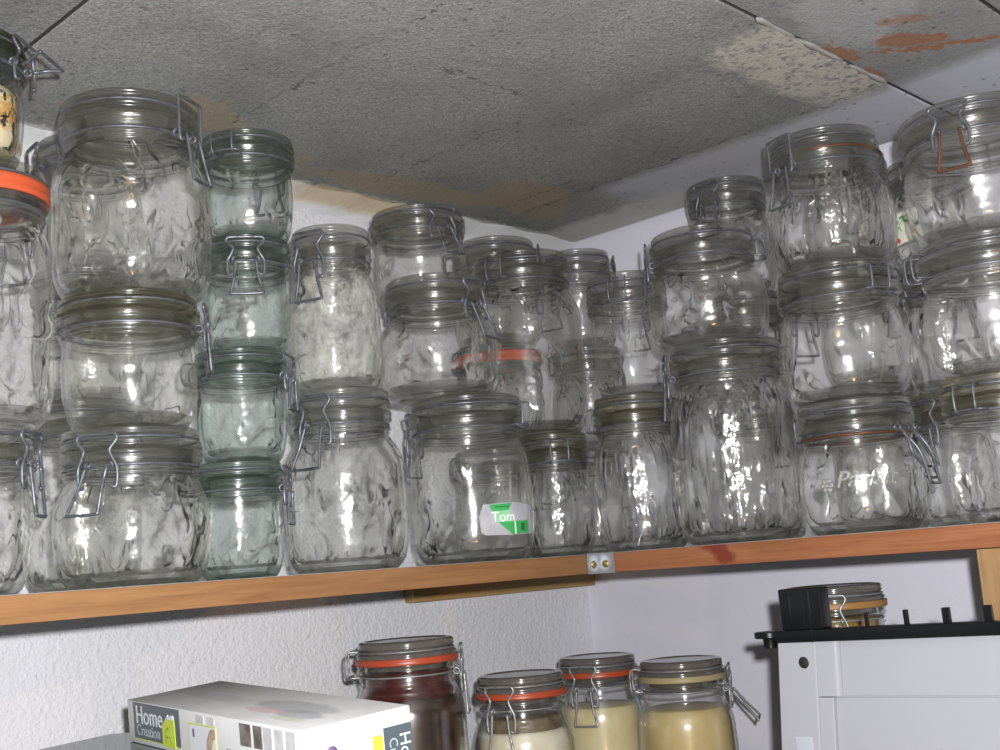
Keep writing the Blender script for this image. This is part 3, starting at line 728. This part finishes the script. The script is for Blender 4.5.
# lower shelf carrying the filled jars, below the picture
ls = thing('low_shelf', 'lower board under the filled jars', 'shelf', (-.3, -.3, ZL))
part('board', (-.64, -.66, ZL - .025), (-.0015, -.0015, ZL - .0002), M_BOARD, ls, .001)
for px, py in ((-.04, -.62), (-.04, -.04), (-.60, -.04), (-.60, -.62)):
    part('leg', (px - .02, py - .02, -1.2), (px + .02, py + .02, ZL - .0252), M_POST, ls)

# ------------------------------------------------------------------ cardboard box on a dark glossy table top
BM = Matrix.Translation((-.9269, -.5467, -.1)) @ Matrix.Rotation(1.4651, 4, 'Z') @ Matrix.Rotation(-.0323, 4, 'Y') @ Matrix.Rotation(-.0666, 4, 'X')
cb = thing('cardboard_box', 'flat white printed cardboard box with a dark green-grey brand panel', 'box'); cb.matrix_world = BM
BL, BW, BH = .2836, .0841, .0335
def bx(name, a, b_, m, par=None, bev=0.0):
    bm = bmesh.new(); box(bm, a, b_, bev); return link(name, bm, m, par or cb, True, 35)
def card_mat():
    m = mat('printed_card'); k = N(m); o = k.obj(); x, y, z = k.sep(o)
    c = k.mixc(k.ramp(k.noise(o, 25, 4), .4, .65), (.66, .66, .65), (.72, .72, .72))
    def el(cx, cy, rx, ry, col, f, cc):
        w = k.math('MULTIPLY', k.math('SUBTRACT', k.noise(o, 70, 3), .5), 1.2)
        u = k.math('DIVIDE', k.math('SUBTRACT', x, cx), rx); v = k.math('DIVIDE', k.math('SUBTRACT', y, cy), ry)
        d = k.math('ADD', k.math('ADD', k.math('MULTIPLY', u, u), k.math('MULTIPLY', v, v)), w)
        q = k.math('MULTIPLY', k.math('MULTIPLY', k.math('SUBTRACT', 1.0, k.ramp(d, .7, 1.2)), f), k.math('GREATER_THAN', z, -.0015))
        return k.mixc(q, cc, col)
    c = el(.085, -.045, .055, .014, (.30, .31, .33), .55, c); c = el(.055, -.030, .03, .010, (.22, .23, .26), .5, c)
    c = el(.10, -.028, .026, .007, (.62, .40, .40), .6, c); c = el(.05, -.018, .022, .006, (.50, .52, .40), .6, c)
    c = el(.20, -.040, .05, .010, (.52, .53, .53), .6, c); c = el(.21, -.062, .05, .010, (.62, .63, .54), .5, c)
    k.out(k.prin(c, .45, 0, None, .4)); return m
M_CARD = card_mat()
bx('carton', (0, -BW, -BH), (BL, 0, 0), M_CARD, None, .0012)
M_PANEL = plain('panel_slate', (.075, .095, .105), .35); M_LIME = plain('panel_lime', (.52, .62, .05), .4)
M_LET = plain('panel_lettering', (.68, .72, .74), .5); M_LETG = plain('grey_lettering', (.38, .42, .43), .5); M_PHOTO1 = plain('tiny_photo_warm', (.42, .30, .22), .5, vary=.5); M_PHOTO2 = plain('tiny_photo_dark', (.16, .13, .12), .5, vary=.6); M_PHOTO3 = plain('tiny_photo_pale', (.55, .53, .53), .5, vary=.15); M_PURPLE = plain('printed_purple', (.16, .10, .20), .5)
# front long face lies at local y=0; s runs from the far end (x=BL) towards the near end
def front(name, s0, s1, z0, z1, m, lift=.0003):
    return bx(name, (BL - s1, -.0001, z0), (BL - s0, lift, z1), m)
front('brand_panel', .0125, .099, -.0290, -.0009, M_PANEL)
front('lime_line', .0125, .099, -.0298, -.0290, M_LIME)
def face_text(name, body, size, s, z, m, par=cb):
    b_ = text_bm(body, size, 0, .0001)
    for v in b_.verts: v.co = Vector((BL - s - v.co.x, .0006 + v.co.z, z + v.co.y))
    return link(name, b_, m, par, False)
face_text('lettering', 'Home', .0205, .0175, -.0170, M_LET)
face_text('lettering', 'Creation', .0125, .0178, -.0262, M_LETG)
def prism(name, pts, m, fn):
    bm = bmesh.new(); A = [bm.verts.new(fn(u, v, .0002)) for u, v in pts]; B = [bm.verts.new(fn(u, v, .0009)) for u, v in pts]
    bm.faces.new(A); bm.faces.new(B[::-1])
    for i in range(len(pts)): bm.faces.new((A[i], A[(i + 1) % len(pts)], B[(i + 1) % len(pts)], B[i]))
    return link(name, bm, m, cb, False)
ff = lambda u, v, w: (BL - u, w, v)
house = [(.068, -.0305), (.068, -.0150), (.0755, -.0095), (.0865, -.0095), (.0905, -.0095), (.0905, -.0305)]
prism('house_logo', house, M_LIME, ff)
prism('house_roof', [(.0735, -.0108), (.0800, -.0058), (.0800, -.0072), (.0845, -.0072), (.0845, -.0060), (.0895, -.0060), (.0895, -.0094), (.0765, -.0094)], M_LET, ff)
bm = bmesh.new()
for pts in (((.0745, -.0285), (.0745, -.019), (.079, -.0155), (.0835, -.019), (.0835, -.0285)), ((.0745, -.023), (.0835, -.023))):
    tube(bm, [(BL - u, .0010, v) for u, v in pts], .0004)
link('house_outline', bm, plain('logo_line', (.22, .28, .02), .5), cb)
front('photo_frame', .1145, .160, -.033, -.0085, M_LIME)
front('photo', .1155, .159, -.033, -.0095, plain('photo_white', (.66, .67, .70), .5), .0005)
prism('pictured_arm', [(.141, -.033), (.150, -.033), (.156, -.018), (.1595, -.0165), (.1595, -.0100), (.152, -.0108), (.146, -.018)], M_PHOTO1, ff)
front('photo', .122, .1250, -.0185, -.0125, M_PURPLE, .0007)
for s0, s1, m_ in ((.128, .141, M_PHOTO3), (.146, .158, M_PHOTO3), (.197, .213, M_PHOTO2), (.217, .229, M_PHOTO2), (.231, .243, M_PHOTO3), (.247, .2585, M_PHOTO3), (.262, .274, M_PHOTO3)):
    front('photo', s0, s1, -.0175 if s0 > .19 else -.0080, -.0022, m_)
bm = bmesh.new()
for r_ in range(3):
    s = .175
    while s < .262:
        w_ = random.uniform(.004, .010)
        box(bm, (BL - s - w_, -.0001, -.0235 - r_ * .004), (BL - s, .0003, -.0215 - r_ * .004)); s += w_ + .0022
link('small_print', bm, plain('small_print_grey', (.45, .45, .46), .6), cb, False)
# near end face, local x=0, u runs to the picture right
def endp(name, u0, u1, z0, z1, m, lift=.0003, bev=0.0):
    return bx(name, (-lift, -u1, z0), (.0001, -u0, z1), m, None, bev)
endp('brand_panel', .0610, .0835, -.0335, -.0112, M_PANEL, .0004)
endp('lime_line', .0520, .0600, -.0335, -.0150, M_LIME, .0004)
def end_text(body, size, u, z, m):
    b_ = text_bm(body, size, 0, .0001)
    for v in b_.verts: v.co = Vector((-.0007 - v.co.z, -(u + v.co.y), z - v.co.x))
    return link('lettering', b_, m, cb, False)
end_text('Home', .0125, .0735, -.0165, M_LET); end_text('Creation', .0095, .0648, -.0185, M_LETG)
end_text('Lo', .0085, .0355, -.0120, M_LETG)
bm = bmesh.new(); lathe(bm, [(0, .0005), (.0042, .0005), (.0042, -.0001)], 24)
bmesh.ops.transform(bm, matrix=Matrix.Translation((0, -.0205, -.0182)) @ Matrix.Rotation(R(-90), 4, 'Y'), verts=bm.verts); link('round_symbol', bm, M_PURPLE, cb)

tb = thing('low_table', 'dark grey-green glossy table top under the flat cardboard box', 'table'); tb.matrix_world = BM
poly = [(.339, .62), (.339, -.006), (.285, -.045), (-.40, -.045), (-.40, .62)]
bm = bmesh.new(); A = [bm.verts.new((u, v, -BH - .0003)) for u, v in poly]; B = [bm.verts.new((u, v, -BH - .022)) for u, v in poly]
bm.faces.new(A); bm.faces.new(B[::-1])
for i in range(5): bm.faces.new((A[i], B[i], B[(i + 1) % 5], A[(i + 1) % 5]))
link('top', bm, plain('dark_gloss_top', (.075, .095, .09), .06, spec=.6), tb, False)
for u, v in ((.29, .56), (.28, .0), (-.36, .0), (-.36, .56)):
    bm = bmesh.new(); box(bm, (u - .015, v - .015, -1.02), (u + .015, v + .015, -BH - .0223), .002); link('leg', bm, M_BLACK, tb, True, 35)

# ------------------------------------------------------------------ white appliance with a black top frame
ap = thing('appliance', 'white plastic appliance with a black top frame, box and pegs, lower right', 'appliance')
ap.matrix_world = Matrix.Translation((-.4803, -.6220, -.0887)) @ Matrix.Rotation(R(-90), 4, 'Z') @ Matrix.Rotation(R(-1.25), 4, 'Y') @ Matrix.Scale(.919, 4)
# local: +X = to the picture right, +Y = into the picture, +Z = up
def ab(name, a, b_, m, bev=.0015, lab_=None, par=None):
    bm = bmesh.new(); box(bm, a, b_, bev, 3); o = link(name, bm, m, par or ap, True, 35)
    if lab_: o['label'] = lab_
    return o
W_ = .30
def draft(bm):
    for v in bm.verts: v.co.x -= max(0, -v.co.z) * .105 * (1 - v.co.x / W_)
def panel(name, x0, x1, z0, z1, yf, yb, rad):
    """front panel whose right edge rolls back with a round"""
    bm = bmesh.new(); pr = [(x0, yb), (x0, yf)] + [(x1 - rad + rad * math.sin(a), yf + rad * (1 - math.cos(a))) for a in [math.pi / 2 * i / 10 for i in range(11)]] + [(x1, yb)]
    A = [bm.verts.new((x, y, z0)) for x, y in pr]; B = [bm.verts.new((x, y, z1)) for x, y in pr]
    bm.faces.new(A); bm.faces.new(B[::-1]); n = len(pr)
    for i in range(n): bm.faces.new((A[i], A[(i + 1) % n], B[(i + 1) % n], B[i]))
    draft(bm); return link(name, bm, M_WHITE, ap, True, 35)
bm = bmesh.new(); box(bm, (.0006, .0095, -.232), (W_, .078, 0), .003, 3); draft(bm)
link('housing', bm, M_WHITE, ap, True, 35)
panel('corner_strip', 0, .0390, -.232, -.0003, 0, .0100, .0016)
panel('rounded_rail', .0391, .0610, -.0490, -.0003, .0012, .0100, .0052)
panel('upper_panel', .0560, W_, -.0490, -.0003, .0066, .0099, .0012)
panel('lower_rail', .0391, .0530, -.232, -.0500, .0022, .0100, .0012)
panel('lower_panel', .0515, W_, -.232, -.0508, .0080, .0099, .0012)
bm = bmesh.new(); lathe(bm, [(0, 0), (.0050, 0), (.0057, -.0006), (.0050, -.0010)], 28)
bmesh.ops.transform(bm, matrix=Matrix.Translation((.0245, -.0003, -.0185)) @ Matrix.Rotation(R(90), 4, 'X'), verts=bm.verts); o = link('round_hole', bm, M_HOLE, ap); o['label'] = 'black round hole'
ab('button', (.0055, -.0006, -.110), (.0235, .0008, -.0845), M_GREYB, .0008, 'pale grey square button')
ab('top_frame', (-.0015, -.0025, 0), (W_, .016, .0112), M_BLACK, .0012, 'black frame')
bmx = ab('latch_box', (.0078, -.003, .0112), (.0515, .014, .0490), M_BLACK, .0022, 'black box on the frame')
ab('inset', (.0155, -.0040, .0150), (.0335, -.002, .0445), M_BLACK, .0008, None, bmx)
ab('ridge', (.0385, -.0048, -.0003), (.0400, -.002, .0480), M_BLACK, .0008, None, bmx)
ab('ridge', (.0190, -.0052, .0170), (.0203, -.0035, .0425), M_BLACK, .0004, None, bmx)
bm = bmesh.new(); lathe(bm, [(0, .0100), (.0135, .0100), (.0142, .0092), (.0142, .0050), (.0135, .0042), (.0070, .0040), (.0066, .0030), (.0066, -.0045), (.0060, -.0052), (0, -.0052)], 32)
bmesh.ops.transform(bm, matrix=Matrix.Translation((-.0160, .012, .0)), verts=bm.verts); box(bm, (-.0095, .007, .0045), (.001, .018, .0075)); o = link('knob', bm, M_BLACK, ap, True, 40); o['label'] = 'black mushroom-shaped knob'
for u, yy, w_, hh in ((.0915, 0, .0022, .0130), (.1290, 0, .0034, .0138), (.1655, 0, .0062, .0138), (.2015, 0, .0068, .0140)):
    ab('peg', (u - w_ / 2, yy + .001, .0105), (u + w_ / 2, yy + .006, .0105 + hh), M_BLACK, .0007, None)

# ------------------------------------------------------------------ light: the camera's flash, a warm bulb behind, faint fill from the room
def lamp(name, loc, power, rad, col):
    l = bpy.data.lights.new(name, 'POINT'); l.energy = power; l.shadow_soft_size = rad; l.color = col
    o = bpy.data.objects.new(name, l); C.objects.link(o); o.location = loc; return o
lamp('camera_flash', CAM + RT * .024 + UP * .036 - FW * .01, 72, .009, (.985, .98, 1.0))
lamp('warm_bulb', CAM - FW * .25 - UP * .42 + RT * .16, 8.0, .022, (1.0, .48, .18))  # warm source of the orange glints, behind and below the camera
w = bpy.data.worlds.new('room_light'); S.world = w; w.use_nodes = True
w.node_tree.nodes['Background'].inputs[0].default_value = (.9, .95, 1.0, 1); w.node_tree.nodes['Background'].inputs[1].default_value = .13

S.view_settings.view_transform = 'Standard'; S.view_settings.look = 'None'; S.view_settings.gamma = 1.0
S.view_settings.exposure = 0.0; S.view_settings.use_curve_mapping = False
cy = S.cycles
cy.max_bounces = 32; cy.transparent_max_bounces = 96; cy.transmission_bounces = 24; cy.glossy_bounces = 6; cy.diffuse_bounces = 3
cy.use_denoising = True; cy.caustics_refractive = True; cy.caustics_reflective = False
cy.sample_clamp_indirect = 4.0
